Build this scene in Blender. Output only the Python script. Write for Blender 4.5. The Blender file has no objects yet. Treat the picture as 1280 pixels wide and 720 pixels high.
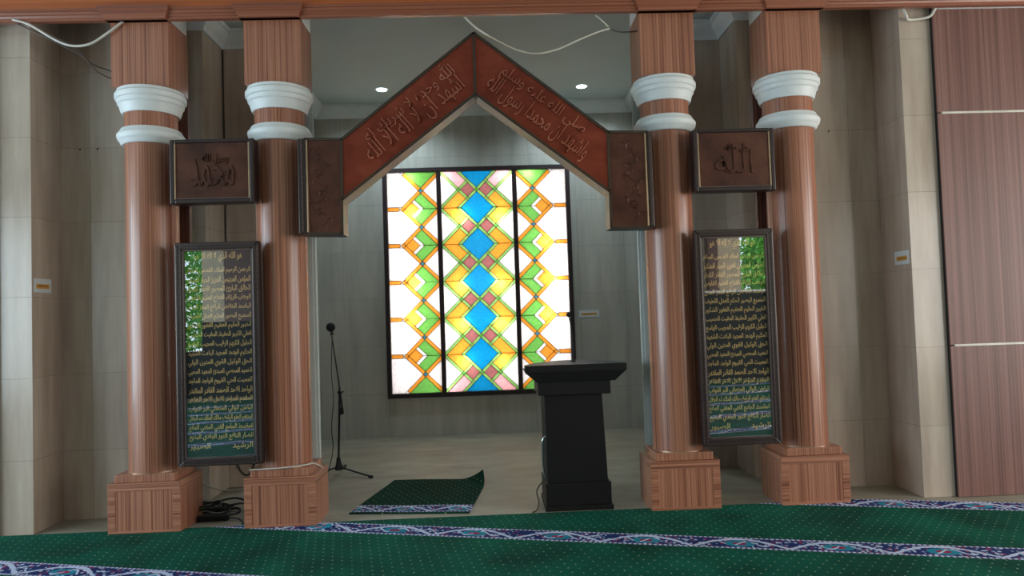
import bpy, bmesh, math, random, unicodedata
from mathutils import Vector, Matrix
random.seed(7)
C = bpy.context.scene.collection
S = bpy.context.scene
PI = math.pi

# ------------------------------------------------------------------ camera
CAM = Vector((0.1789, -4.9905, 1.4293)); YAW, PITCH, ROLL, FPX = 0.0355, 0.0367, -0.0329, 883.37
f = Vector((math.sin(YAW)*math.cos(PITCH), math.cos(YAW)*math.cos(PITCH), math.sin(PITCH)))
r0 = Vector((math.cos(YAW), -math.sin(YAW), 0)); u0 = r0.cross(f)
r = math.cos(ROLL)*r0 + math.sin(ROLL)*u0; u = -math.sin(ROLL)*r0 + math.cos(ROLL)*u0
cd = bpy.data.cameras.new('camera'); cam = bpy.data.objects.new('camera', cd); C.objects.link(cam)
cd.sensor_width = 36; cd.lens = FPX/1280*36; cd.clip_start = 0.05; cd.clip_end = 200
cam.matrix_world = Matrix(((r.x, u.x, -f.x, CAM.x), (r.y, u.y, -f.y, CAM.y), (r.z, u.z, -f.z, CAM.z), (0, 0, 0, 1)))
S.camera = cam

# ------------------------------------------------------------------ world, lights, exposure
S.view_settings.view_transform = 'Standard'; S.view_settings.look = 'None'
S.view_settings.gamma = 1; S.view_settings.use_curve_mapping = False
S.view_settings.exposure = 0.0
W = bpy.data.worlds.new('sky'); S.world = W; W.use_nodes = True
W.node_tree.nodes['Background'].inputs[0].default_value = (0.72, 0.86, 1.0, 1)
W.node_tree.nodes['Background'].inputs[1].default_value = 2.6

def area(name, loc, direction, sx, sy, power, col):
    l = bpy.data.lights.new(name, 'AREA'); l.shape = 'RECTANGLE'; l.size = sx; l.size_y = sy; l.energy = power; l.color = col
    o = bpy.data.objects.new(name, l); C.objects.link(o); o.location = loc
    o.rotation_euler = Vector(direction).to_track_quat('-Z', 'Y').to_euler(); return o
# daylight entering the wide door openings of the hall's two long sides and of its rear
area('daylight_left', (-7.35, -3.6, 1.75), (1, 0, 0), 6.4, 2.6, 480, (0.66, 0.86, 1.0))
area('daylight_right', (7.35, -3.9, 1.75), (-1, 0, 0), 6.4, 2.6, 360, (1.0, 0.95, 0.87))
# area lamp added in the box behind the stained glass, as its backlight
area('glass_backlight', (0.09, 4.25, 1.85), (0, -1, 0), 2.3, 2.8, 24, (1.0, 0.97, 0.96))
for i, (x, z, e) in enumerate([(-0.72, 3.13, 1.4), (-0.70, 2.68, 2.6), (-0.69, 1.84, 2.6), (-0.72, 1.42, 2.0), (-0.1, 2.62, 3.0), (-0.13, 1.78, 2.4), (-0.12, 1.32, 2.6),
                               (-0.1, 0.86, 2.2), (0.36, 2.62, 2.6), (0.35, 1.80, 3.0), (0.34, 1.32, 2.4), (0.35, 0.86, 1.5), (0.72, 3.15, 2.0), (0.94, 2.3, 2.6), (0.99, 1.86, 2.6), (0.93, 1.42, 2.6),
                               (-0.3, 3.12, 1.0), (0.45, 3.12, 1.2), (-0.35, 0.6, 1.3)]):
    l = bpy.data.lights.new('hot_spot_lamp', 'POINT'); l.energy = e*1.15; l.shadow_soft_size = 0.02; l.color = (1, 0.97, 0.92)  # point lamps added close behind the panes to make their hot spots
    o = bpy.data.objects.new('hot_spot_lamp', l); C.objects.link(o); o.location = (x, 3.685, z)

# ------------------------------------------------------------------ node helpers and materials
def lin(c):
    return tuple(((v/255) / 12.92 if v/255 <= 0.04045 else ((v/255 + 0.055)/1.055)**2.4) for v in c) + (1,)
class N:
    def __init__(s, name):
        s.m = bpy.data.materials.new(name); s.m.use_nodes = True; s.t = s.m.node_tree
        s.b = s.t.nodes['Principled BSDF']; s.out = s.t.nodes['Material Output']
    def n(s, typ, **k):
        o = s.t.nodes.new(typ)
        for a, v in k.items():
            if a.startswith('i_'): o.inputs[int(a[2:])].default_value = v
            else: setattr(o, a, v)
        return o
    def l(s, a, b): s.t.links.new(a, b)
    def coord(s, scale=(1, 1, 1), world=True, rot=(0, 0, 0), loc=(0, 0, 0)):
        src = s.n('ShaderNodeNewGeometry').outputs['Position'] if world else s.n('ShaderNodeTexCoord').outputs['Object']
        mp = s.n('ShaderNodeMapping'); mp.inputs['Scale'].default_value = scale; mp.inputs['Rotation'].default_value = rot; mp.inputs['Location'].default_value = loc
        s.l(src, mp.inputs[0]); return mp.outputs[0]
    def ramp(s, fac, stops, interp='LINEAR'):
        rm = s.n('ShaderNodeValToRGB'); rm.color_ramp.interpolation = interp; e = rm.color_ramp.elements
        while len(e) < len(stops): e.new(0.5)
        for el, (p, c) in zip(e, stops): el.position = p; el.color = c
        s.l(fac, rm.inputs[0]); return rm.outputs[0]
    def noise(s, vec, scale=5, detail=3, rough=0.5):
        o = s.n('ShaderNodeTexNoise'); o.inputs['Scale'].default_value = scale; o.inputs['Detail'].default_value = detail; o.inputs['Roughness'].default_value = rough
        s.l(vec, o.inputs['Vector']); return o.outputs[0]
    def mix(s, fac, a, b, mode='MIX'):
        o = s.n('ShaderNodeMix', data_type='RGBA', blend_type=mode)
        for k, v in ((0, fac), (6, a), (7, b)):
            if hasattr(v, 'is_output') or hasattr(v, 'links'): s.l(v, o.inputs[k])
            else: o.inputs[k].default_value = v
        return o.outputs[2]
    def math(s, op, a, b=0.0, c=None):
        o = s.n('ShaderNodeMath', operation=op)
        for k, v in enumerate((a, b) if c is None else (a, b, c)):
            if hasattr(v, 'links'): s.l(v, o.inputs[k])
            else: o.inputs[k].default_value = v
        return o.outputs[0]
    def bump(s, h, strength=0.3, dist=0.002):
        b = s.n('ShaderNodeBump'); b.inputs['Strength'].default_value = strength; b.inputs['Distance'].default_value = dist
        s.l(h, b.inputs['Height']); s.l(b.outputs[0], s.b.inputs['Normal'])
    def set(s, col=None, rough=None, metal=None, spec=None, coat=None):
        if col is not None:
            if hasattr(col, 'links'): s.l(col, s.b.inputs['Base Color'])
            else: s.b.inputs['Base Color'].default_value = col
        if rough is not None:
            if hasattr(rough, 'links'): s.l(rough, s.b.inputs['Roughness'])
            else: s.b.inputs['Roughness'].default_value = rough
        if metal is not None: s.b.inputs['Metallic'].default_value = metal
        if spec is not None: s.b.inputs['Specular IOR Level'].default_value = spec
        if coat is not None: s.b.inputs['Coat Weight'].default_value = coat; s.b.inputs['Coat Roughness'].default_value = 0.12
        return s.m

def plain(name, rgb, rough=0.5, metal=0, spec=0.5, var=0.12, scale=9):
    a = N(name); c = lin(rgb); n = a.noise(a.coord(), scale, 3)
    d = tuple(v*(1-var) for v in c[:3]) + (1,); e = tuple(min(1, v*(1+var)) for v in c[:3]) + (1,)
    return a.set(a.ramp(n, [(0.3, d), (0.7, e)]), rough, metal, spec)

def wood(name, axis, c1, c2, c3, rough=0.36, coat=0.2, freq=90):
    # fine straight laminate grain; axis = direction the grain runs in
    a = N(name); sc = [1, 1, 1]; sc['xyz'.index(axis)] = 0.003
    n1 = a.noise(a.coord(tuple(sc)), freq, 4, 0.75); n2 = a.noise(a.coord(tuple(sc), loc=(3, 5, 7)), freq*0.17, 2)
    n3 = a.noise(a.coord(tuple(sc), loc=(8, 1, 2)), freq*2.6, 2)
    base = a.ramp(n1, [(0.38, lin(c1)), (0.48, lin(c2)), (0.58, lin(c3))])
    base = a.mix(a.ramp(n2, [(0.35, (0, 0, 0, 1)), (0.7, (0.5, 0.5, 0.5, 1))]), base, lin(c3))
    base = a.mix(a.ramp(n3, [(0.45, (0, 0, 0, 1)), (0.62, (0.35, 0.35, 0.35, 1))]), base, lin(c1))
    m = a.set(base, rough, 0, 0.5, coat); a.bump(n1, 0.1, 0.0006); return m

WC = ((94, 46, 34), (154, 95, 70), (184, 126, 98))
M = {}
M['wood_z'] = wood('laminate_vertical', 'z', *WC)
M['wood_x'] = wood('laminate_horizontal', 'x', *WC)
M['wood_y'] = wood('laminate_depthwise', 'y', *WC)
M['wood_dark'] = wood('laminate_dark', 'z', (70, 38, 28), (88, 50, 38), (104, 62, 48), 0.5, 0)
M['wood_wall'] = wood('laminate_wall', 'z', (88, 54, 46), (116, 76, 66), (134, 94, 84), 0.5, 0.0, 50)
M['beam_wood'] = wood('beam_board', 'x', (150, 72, 28), (168, 84, 34), (184, 98, 44), 0.35, 0.2, 20)
M['mould_wood'] = wood('beam_moulding', 'x', (118, 62, 44), (142, 80, 56), (156, 94, 68), 0.35, 0.2, 30)
M['plaster'] = plain('white_plaster', (222, 224, 222), 0.45, var=0.04)
M['pier_paint'] = plain('grey_pier_paint', (178, 184, 180), 0.6, var=0.04)
M['ceiling'] = plain('ceiling_paint', (182, 190, 188), 0.8, var=0.03, scale=2)
M['white_pipe'] = plain('white_cable_sheath', (205, 198, 186), 0.4)
M['black_cable'] = plain('black_cable_sheath', (28, 25, 25), 0.5)
M['brown_cable'] = plain('brown_cable_sheath', (70, 56, 45), 0.5)
M['black_metal'] = plain('black_metal', (22, 22, 23), 0.4, 0.3)
M['foam'] = plain('black_foam', (20, 20, 21), 0.9)
M['chrome'] = plain('chrome', (205, 210, 215), 0.15, 1)
M['lectern'] = plain('black_painted_wood', (22, 20, 19), 0.5, 0, 0.25, var=0.08)
M['frame_dark'] = plain('dark_frame', (46, 31, 29), 0.35, var=0.15)
M['bead'] = plain('bead_metal', (108, 92, 88), 0.3, 0.6)
M['inner_trim'] = plain('pale_metal_trim', (188, 160, 130), 0.3, 0.7)
M['arch_edge'] = plain('arch_edge_metal', (84, 74, 64), 0.35, 0.8)
M['window_frame'] = plain('window_frame_paint', (44, 30, 32), 0.45)
M['lead'] = plain('lead_came', (40, 44, 34), 0.5, 0.3)
M['concrete'] = plain('hall_plaster', (222, 202, 172), 0.6, var=0.05, scale=3)
M['wainscot'] = plain('dark_wainscot', (20, 18, 18), 0.85)
M['orange_ink'] = plain('orange_print', (205, 150, 72), 0.6)
M['paper'] = plain('paper_label', (205, 210, 212), 0.55, var=0.03)
M['gold'] = plain('gold_lettering', (236, 200, 130), 0.4, 0.0, var=0.2, scale=40)
M['bark'] = plain('bark', (90, 70, 52), 0.9)
M['leaf'] = plain('leaf', (120, 195, 70), 0.6, var=0.6, scale=5)
M['added_backlight_box'] = plain('backlight_box_white', (235, 235, 235), 0.9, var=0.01)

def soffit():
    a = N('aged_brass'); n = a.noise(a.coord((1, 1, 1)), 7, 3)
    return a.set(a.ramp(n, [(0.3, lin((34, 28, 24))), (0.55, lin((56, 46, 36))), (0.75, lin((92, 68, 38)))]), 0.33, 0.3, 0.3)
M['brass'] = soffit()
def copper(name, c1, c2, c3, metal=0.55):
    a = N(name); n = a.noise(a.coord(), 5, 5, 0.6); n2 = a.noise(a.coord(), 55, 3, 0.6)
    m = a.set(a.ramp(n, [(0.3, lin(c1)), (0.5, lin(c2)), (0.72, lin(c3))]), 0.33, metal); a.bump(n2, 0.25, 0.002); return m
M['copper_red'] = copper('red_copper', (104, 42, 28), (128, 54, 36), (146, 68, 48))
M['copper_brown'] = copper('brown_copper', (66, 40, 34), (88, 54, 44), (108, 68, 54))
M['copper_glints'] = copper('relief_copper_glints', (164, 90, 70), (186, 108, 86), (206, 132, 108), 0.8)  # lighter than the arch copper: glints on the raised letters put into the colour
M['copper_glints'].node_tree.nodes['Principled BSDF'].inputs['Roughness'].default_value = 0.2

def tile(name, c1, c2, c3, rough=0.2):
    a = N(name); oi = a.n('ShaderNodeObjectInfo')
    n = a.noise(a.coord((1, 1, 0.12)), 9, 4, 0.6); nb = a.noise(a.coord((1, 1, 0.5)), 1.6, 2)
    c = a.ramp(n, [(0.3, lin(c1)), (0.5, lin(c2)), (0.75, lin(c3))])
    c = a.mix(a.math('MULTIPLY', oi.outputs['Random'], 0.28), c, lin(c1))
    c = a.mix(a.math('MULTIPLY', nb, 0.25), c, lin(c3))
    return a.set(c, rough, 0, 0.5)
M['tile'] = tile('beige_wall_tile', (160, 142, 126), (178, 160, 144), (196, 180, 164))
M['tile_niche'] = tile('pale_niche_tile', (164, 160, 150), (179, 175, 165), (194, 190, 180))
M['grout'] = plain('grout', (142, 126, 110), 0.9)
def floor_mat():
    a = N('pale_floor_stone'); n = a.noise(a.coord((0.6, 1.4, 1)), 3.5, 5, 0.6); n2 = a.noise(a.coord((0.5, 1.2, 1), loc=(4, 2, 0)), 1.1, 3)
    c = a.ramp(n, [(0.3, lin((130, 122, 106))), (0.55, lin((148, 142, 126))), (0.75, lin((160, 155, 140)))])
    c = a.mix(a.ramp(n2, [(0.45, (0, 0, 0, 1)), (0.7, (0.5, 0.5, 0.5, 1))]), c, lin((122, 106, 88)))
    return a.set(c, 0.5, 0, 0.4)
M['floor'] = floor_mat()

def carpet(name, dots=True, base=((0, 50, 41), (0, 74, 59), (0, 96, 75))):
    a = N(name); v = a.coord((1, 1, 1), world=False)
    n = a.noise(v, 2.2, 3); nf = a.noise(v, 260, 2)
    c = a.ramp(n, [(0.3, lin(base[0])), (0.5, lin(base[1])), (0.75, lin(base[2]))])
    c = a.mix(a.ramp(nf, [(0.3, (0.45, 0.45, 0.45, 1)), (0.6, (0, 0, 0, 1))]), c, lin((0, 26, 20)))
    if dots:
        sp = a.n('ShaderNodeSeparateXYZ'); a.l(v, sp.inputs[0]); p = 0.062
        row = a.math('FLOOR', a.math('DIVIDE', sp.outputs[1], p))
        off = a.math('MULTIPLY', a.math('MODULO', a.math('ABSOLUTE', row), 2.0), 0.5)
        fx = a.math('SUBTRACT', a.math('FRACT', a.math('ADD', a.math('DIVIDE', sp.outputs[0], p), off)), 0.5)
        fy = a.math('SUBTRACT', a.math('FRACT', a.math('DIVIDE', sp.outputs[1], p)), 0.5)
        d = a.math('SQRT', a.math('ADD', a.math('MULTIPLY', fx, fx), a.math('MULTIPLY', fy, fy)))
        msk = a.math('MULTIPLY', a.math('LESS_THAN', d, 0.088), a.ramp(a.noise(v, 12, 1), [(0.35, (0.25, 0.25, 0.25, 1)), (0.65, (0.75, 0.75, 0.75, 1))]))
        c = a.mix(msk, c, lin((160, 180, 140)))
    m = a.set(c, 0.95, 0, 0.15); a.b.inputs['Sheen Weight'].default_value = 0.08
    a.b.inputs['Sheen Tint'].default_value = lin((40, 140, 100)); a.bump(nf, 0.5, 0.004); return m
M['carpet'] = carpet('green_carpet')
M['mat'] = carpet('dark_green_mat', True, ((0, 34, 26), (0, 44, 32), (0, 56, 40)))

def border(name, w, period):
    # woven border: local x runs along the stripe, local y across it (0 .. w)
    a = N(name); v = a.coord((1, 1, 1), world=False); sp = a.n('ShaderNodeSeparateXYZ'); a.l(v, sp.inputs[0])
    X, Y = sp.outputs[0], a.math('DIVIDE', sp.outputs[1], w)
    ph = a.math('MULTIPLY', X, 2*PI/period)
    navy, white, red, teal, pale = lin((30, 50, 104)), lin((205, 214, 238)), lin((158, 52, 84)), lin((36, 140, 165)), lin((150, 168, 205))
    vo = a.n('ShaderNodeTexVoronoi'); vo.inputs['Scale'].default_value = 1.0
    mp = a.n('ShaderNodeMapping'); mp.inputs['Scale'].default_value = (40, 40, 1); a.l(v, mp.inputs[0]); a.l(mp.outputs[0], vo.inputs['Vector'])
    hue = a.n('ShaderNodeSeparateColor'); a.l(vo.outputs['Color'], hue.inputs[0])
    inside = a.math('LESS_THAN', vo.outputs['Distance'], 0.42)
    col = a.mix(inside, navy, a.ramp(hue.outputs[0], [(0.0, red), (0.3, navy), (0.52, pale), (0.74, white)], 'CONSTANT'))
    # flower under every arch
    fx = a.math('SUBTRACT', a.math('FRACT', a.math('ADD', a.math('DIVIDE', X, period), 0.5)), 0.5)
    dx = a.math('MULTIPLY', fx, period/w); dy = a.math('SUBTRACT', Y, 0.42)
    dd = a.math('SQRT', a.math('ADD', a.math('MULTIPLY', a.math('MULTIPLY', dx, dx), 0.35), a.math('MULTIPLY', dy, dy)))
    col = a.mix(a.math('LESS_THAN', dd, 0.26), col, teal); col = a.mix(a.math('LESS_THAN', dd, 0.12), col, red)
    # white scroll
    sc = a.math('ADD', 0.5, a.math('MULTIPLY', a.math('SUBTRACT', a.math('ABSOLUTE', a.math('COSINE', a.math('MULTIPLY', ph, 0.5))), 0.55), 0.75))
    dist = a.math('ABSOLUTE', a.math('SUBTRACT', Y, sc))
    col = a.mix(a.math('LESS_THAN', dist, a.math('MULTIPLY', a.noise(v, 30, 2), 0.16)), col, white)
    sc2 = a.math('ADD', 0.45, a.math('MULTIPLY', a.math('SINE', a.math('MULTIPLY', ph, 3.0)), 0.2))
    thin = a.math('MULTIPLY', a.math('LESS_THAN', a.math('ABSOLUTE', a.math('SUBTRACT', Y, sc2)), 0.05), a.math('GREATER_THAN', a.noise(v, 14, 1), 0.48))
    col = a.mix(thin, col, white)
    edge = a.math('GREATER_THAN', a.math('ABSOLUTE', a.math('SUBTRACT', Y, 0.5)), 0.41)
    rope = a.ramp(a.math('FRACT', a.math('DIVIDE', X, 0.03)), [(0.0, white), (0.55, lin((120, 96, 140)))], 'CONSTANT')
    col = a.mix(edge, col, rope)
    nf = a.noise(v, 260, 2); col = a.mix(a.ramp(nf, [(0.3, (0.4, 0.4, 0.4, 1)), (0.6, (0, 0, 0, 1))]), col, lin((15, 18, 34)))
    m = a.set(col, 0.95, 0, 0.15); a.bump(nf, 0.4, 0.003); return m
M['border'] = border('carpet_border', 0.20, 0.55)
M['mat_border'] = border('mat_border', 0.17, 0.40)

def glasspane(name, col):
    a = N(name); tr = a.n('ShaderNodeBsdfTranslucent'); gl = a.n('ShaderNodeBsdfGlossy'); gl.inputs['Roughness'].default_value = 0.08
    v = a.coord(); n = a.noise(v, 28, 3); c1 = tuple(x*0.9 for x in col) + (1,); c2 = tuple(min(1, x*1.08) for x in col) + (1,)
    a.l(a.ramp(n, [(0.35, c1), (0.65, c2)]), tr.inputs[0]); ms = a.n('ShaderNodeMixShader'); ms.inputs[0].default_value = 0.04
    b = a.n('ShaderNodeBump'); b.inputs['Strength'].default_value = 0.4; b.inputs['Distance'].default_value = 0.003; a.l(n, b.inputs['Height']); a.l(b.outputs[0], gl.inputs['Normal'])
    a.l(tr.outputs[0], ms.inputs[1]); a.l(gl.outputs[0], ms.inputs[2]); a.l(ms.outputs[0], a.out.inputs[0]); return a.m
_cl = N('clear_glass_body'); _tb = _cl.n('ShaderNodeBsdfTransparent'); _cl.l(_tb.outputs[0], _cl.out.inputs[0]); M['g_clear'] = _cl.m
M['g_white'] = glasspane('white_glass', (0.84, 0.8, 0.81))
M['g_blue'] = glasspane('blue_glass', (0.004, 0.19, 0.42))
M['g_green'] = glasspane('green_glass', (0.125, 0.37, 0.07))
M['g_lime'] = glasspane('pale_green_glass', (0.23, 0.44, 0.12))
M['g_orange'] = glasspane('orange_glass', (0.70, 0.26, 0.03))
M['g_mauve'] = glasspane('mauve_glass', (0.27, 0.095, 0.095))
M['g_pink'] = glasspane('pink_glass', (0.72, 0.34, 0.37))
M['g_node'] = glasspane('small_blue_glass', (0.05, 0.18, 0.26))

def picture_glass():
    a = N('picture_glass'); g = a.n('ShaderNodeBsdfGlossy'); g.inputs['Roughness'].default_value = 0.0; g.inputs['Color'].default_value = (1, 1, 1, 1)
    t = a.n('ShaderNodeBsdfTransparent'); ms = a.n('ShaderNodeMixShader'); ms.inputs[0].default_value = 0.21
    a.l(t.outputs[0], ms.inputs[1]); a.l(g.outputs[0], ms.inputs[2]); a.l(ms.outputs[0], a.out.inputs[0]); return a.m
M['picture_glass'] = picture_glass()
M['board'] = plain('dark_green_board', (10, 32, 34), 0.5, var=0.2)

def emitter(name, col, st):
    a = N(name); e = a.n('ShaderNodeEmission'); e.inputs[0].default_value = col; e.inputs[1].default_value = st; a.l(e.outputs[0], a.out.inputs[0]); return a.m
M['lamp'] = emitter('downlight_lens', (0.75, 0.95, 1.0, 1), 9)

# ------------------------------------------------------------------ mesh helpers
class MB:
    def __init__(s): s.v = []; s.f = []
    def box(s, x0, x1, y0, y1, z0, z1):
        i = len(s.v)
        s.v += [(x0, y0, z0), (x1, y0, z0), (x1, y1, z0), (x0, y1, z0), (x0, y0, z1), (x1, y0, z1), (x1, y1, z1), (x0, y1, z1)]
        s.f += [tuple(i+k for k in q) for q in ((0, 3, 2, 1), (4, 5, 6, 7), (0, 1, 5, 4), (1, 2, 6, 5), (2, 3, 7, 6), (3, 0, 4, 7))]; return s
    def prism_xz(s, poly, y0, y1):          # poly counter-clockwise seen from -y
        i = len(s.v); n = len(poly)
        s.v += [(p[0], y0, p[1]) for p in poly] + [(p[0], y1, p[1]) for p in poly]
        s.f += [tuple(range(i, i+n)), tuple(range(i+2*n-1, i+n-1, -1))] + [(i+k, i+n+k, i+n+(k+1) % n, i+(k+1) % n) for k in range(n)]; return s
    def prism_xy(s, poly, z0, z1):
        i = len(s.v); n = len(poly)
        s.v += [(p[0], p[1], z0) for p in poly] + [(p[0], p[1], z1) for p in poly]
        s.f += [tuple(range(i+n-1, i-1, -1)), tuple(range(i+n, i+2*n))] + [(i+k, i+(k+1) % n, i+n+(k+1) % n, i+n+k) for k in range(n)]; return s
    def lathe(s, prof, cx=0, cy=0, n=48, a0=0, a1=2*PI):
        i = len(s.v); full = abs(a1-a0-2*PI) < 1e-6; m = n if full else n+1
        for (rr, z) in prof:
            for k in range(m):
                a = a0+(a1-a0)*k/n; s.v.append((cx+rr*math.cos(a), cy+rr*math.sin(a), z))
        for j in range(len(prof)-1):
            for k in range(n):
                k2 = (k+1) % m; s.f.append((i+j*m+k, i+j*m+k2, i+(j+1)*m+k2, i+(j+1)*m+k))
        if full:
            s.f.append(tuple(i+k for k in range(m-1, -1, -1))); s.f.append(tuple(i+(len(prof)-1)*m+k for k in range(m)))
        return s
    def tube(s, pts, rad, n=8):
        pts = [Vector(p) for p in pts]; i = len(s.v); up = Vector((0.13, 0.31, 0.94))
        for k, p in enumerate(pts):
            d = (pts[min(k+1, len(pts)-1)]-pts[max(k-1, 0)]).normalized()
            a = d.cross(up)
            if a.length < 0.05: a = d.cross(Vector((1, 0, 0)))
            a.normalize(); b = d.cross(a); rr = rad[k] if isinstance(rad, (list, tuple)) else rad
            for j in range(n):
                t = 2*PI*j/n; s.v.append(tuple(p+a*math.cos(t)*rr+b*math.sin(t)*rr))
        for k in range(len(pts)-1):
            for j in range(n): s.f.append((i+k*n+j, i+k*n+(j+1) % n, i+(k+1)*n+(j+1) % n, i+(k+1)*n+j))
        s.f.append(tuple(i+j for j in range(n-1, -1, -1))); s.f.append(tuple(i+(len(pts)-1)*n+j for j in range(n))); return s
    def ball(s, c, rr, n=16):
        return s.lathe([(max(rr*math.sin(PI*k/n), 1e-4), c[2]-rr*math.cos(PI*k/n)) for k in range(n+1)], c[0], c[1], n*2)
    def mesh(s, name, mat, smooth=None):
        me = bpy.data.meshes.new(name); me.from_pydata(s.v, [], s.f)
        bm = bmesh.new(); bm.from_mesh(me); bmesh.ops.recalc_face_normals(bm, faces=bm.faces); bm.to_mesh(me); bm.free()
        me.materials.append(mat)
        if smooth:
            me.polygons.foreach_set('use_smooth', [True]*len(me.polygons)); me.set_sharp_from_angle(angle=math.radians(smooth))
        return me
    def build(s, name, mat, parent=None, smooth=None, bevel=0, loc=None):
        return link(name, s.mesh(name, mat, smooth), parent, bevel, loc)
def link(name, me, parent=None, bevel=0, loc=None):
    o = bpy.data.objects.new(name, me); C.objects.link(o)
    if parent is not None: o.parent = parent
    if loc: o.location = loc
    if bevel:
        b = o.modifiers.new('bevel', 'BEVEL'); b.width = bevel; b.segments = 2; b.limit_method = 'ANGLE'
    return o
def thing(name, label, cat, loc=(0, 0, 0), group=None, rz=0):
    o = bpy.data.objects.new(name, None); C.objects.link(o); o.location = loc; o.rotation_euler = (0, 0, rz); o.empty_display_size = 0.1
    return tag(o, label, cat, group)
def tag(o, label, cat, group=None):
    o['label'] = label; o['category'] = cat
    if group: o['group'] = group
    return o
def struct(o): o['kind'] = 'structure'; return o
def smoothpath(pts, n=8):
    P = [Vector(p) for p in pts]; out = []
    for k in range(len(P)-1):
        p0, p1, p2, p3 = P[max(k-1, 0)], P[k], P[k+1], P[min(k+2, len(P)-1)]
        for j in range(n):
            t = j/n; out.append(0.5*((2*p1)+(p2-p0)*t+(2*p0-5*p1+4*p2-p3)*t*t+(3*p1-p0-3*p2+p3)*t**3))
    return out+[P[-1]]

# ------------------------------------------------------------------ the setting
XC = 0.124                                    # axis of symmetry
# floors
struct(MB().box(-7, 7, -9, 4, -0.12, 0).build('floor', M['floor']))
struct(MB().box(-6, 6.2, 0.02, 3.8, 4.02, 4.14).build('ceiling', M['ceiling']))
struct(MB().box(-7.3, 7.3, -9.2, 0.015, 4.5, 4.6).build('ceiling_hall', M['ceiling']))

ZJ = [0, 0.513, 1.087, 1.66, 2.23, 2.80, 3.375, 3.9]
_cache = {}
def tiled_wall(name, p0, p1, mat, width=0.57, z1=3.9, hole=None, start=0.0, thick=0.12, ends='cc'):
    """wall face running from p0 to p1 (seen from its right-hand side); tiles are parts"""
    p0, p1 = Vector((*p0, 0)), Vector((*p1, 0)); L = (p1-p0).length; d = (p1-p0).normalized(); ang = math.atan2(d.y, d.x)
    T = 0.012; b = MB(); e0 = -0.1 if ends[0] == 'c' else 0.0135; e1 = L+0.1 if ends[1] == 'c' else L-0.0135   # c: inner corner, x: outer corner
    if hole:
        h0, h1, hz0, hz1 = hole
        b.box(e0, h0, T, thick, 0, 4.05); b.box(h1, e1, T, thick, 0, 4.05); b.box(h0, h1, T, thick, 0, hz0); b.box(h0, h1, T, thick, hz1, 4.05)
    else: b.box(e0, e1, T, thick, 0, 4.05)
    w = struct(b.build(name, M['grout'])); w.location = p0; w.rotation_euler = (0, 0, ang)
    xs = [0.0]; x = start if start > 0.05 else width
    while x < L-0.06: xs.append(x); x += width
    xs.append(L); g = 0.0008
    def put(x0, x1, z0, z1_):
        if x1-x0 < 0.02 or z1_-z0 < 0.02: return
        key = (round(x1-x0, 4), round(z1_-z0, 4), mat.name)
        if key not in _cache: _cache[key] = MB().box(g, x1-x0-g, 0, T+0.002, g, z1_-z0-g).mesh('tile', mat)
        o = link('tile', _cache[key], w); o.location = (x0, 0, z0)
    for a_, b_ in zip(xs, xs[1:]):
        for c_, d_ in zip(ZJ, ZJ[1:]):
            if d_ > z1+0.01: d_ = z1
            if d_ <= c_: continue
            if hole and a_ < h1 and b_ > h0 and c_ < hz1 and d_ > hz0:
                put(a_, min(b_, h0), c_, d_) if a_ < h0 else None
                put(max(a_, h1), b_, c_, d_) if b_ > h1 else None
                i0, i1 = max(a_, h0), min(b_, h1)
                if c_ < hz0: put(i0, i1, c_, hz0)
                if d_ > hz1: put(i0, i1, hz1, d_)
            else: put(a_, b_, c_, d_)
    return w
NB = (-1.846, 2.05)                            # niche side walls
BY = 3.60
SW = (-2.121, 2.369)
WX0, WX1, WZ0, WZ1 = -1.049, 1.231, 0.461, 3.241
tiled_wall('wall_back', (NB[0], BY), (NB[1], BY), M['tile_niche'], hole=(WX0+0.02-NB[0], WX1-0.02-NB[0], WZ0+0.02, WZ1-0.02), start=0.3)
tiled_wall('wall_niche_left', (NB[0], 1.32), (NB[0], BY), M['tile_niche'], ends='xc')
tiled_wall('wall_niche_right', (NB[1], BY), (NB[1], 1.32), M['tile_niche'], ends='cx')
tiled_wall('wall_inner_left', (SW[0], 1.32), (NB[0], 1.32), M['tile'], ends='cx')
tiled_wall('wall_inner_right', (NB[1], 1.32), (SW[1], 1.32), M['tile'], ends='xc')
tiled_wall('wall_side_left', (SW[0], 0.89), (SW[0], 1.32), M['tile'], ends='xc')
tiled_wall('wall_side_right', (SW[1], 1.32), (SW[1], 0.89), M['tile'], ends='cx')
tiled_wall('wall_recess_left', (-2.5, 0.89), (SW[0], 0.89), M['tile'], ends='cx')
tiled_wall('wall_recess_right', (SW[1], 0.89), (2.75, 0.89), M['tile'], ends='xc')
tiled_wall('wall_return_left', (-2.5, 0.465), (-2.5, 0.89), M['tile'], ends='xc')
tiled_wall('wall_return_right', (2.75, 0.89), (2.75, 0.465), M['tile'], ends='cx')
wl = tiled_wall('wall_outer_left', (-3.035, 0.465), (-2.5, 0.465), M['tile'], start=0.22, ends='cx')
wr = tiled_wall('wall_outer_right', (2.75, 0.465), (3.30, 0.465), M['tile'], start=0.33, ends='xc')
tiled_wall('wall_pier_side_left', (-3.035, 0.115), (-3.035, 0.465), M['tile'], ends='xc')
tiled_wall('wall_pier_side_right', (3.30, 0.465), (3.30, 0.085), M['tile'], ends='cx')
tiled_wall('wall_pier_left', (-3.27, 0.115), (-3.035, 0.115), M['tile'], ends='cx')
tiled_wall('wall_pier_right', (3.30, 0.085), (3.535, 0.085), M['tile'], ends='xc')
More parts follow.
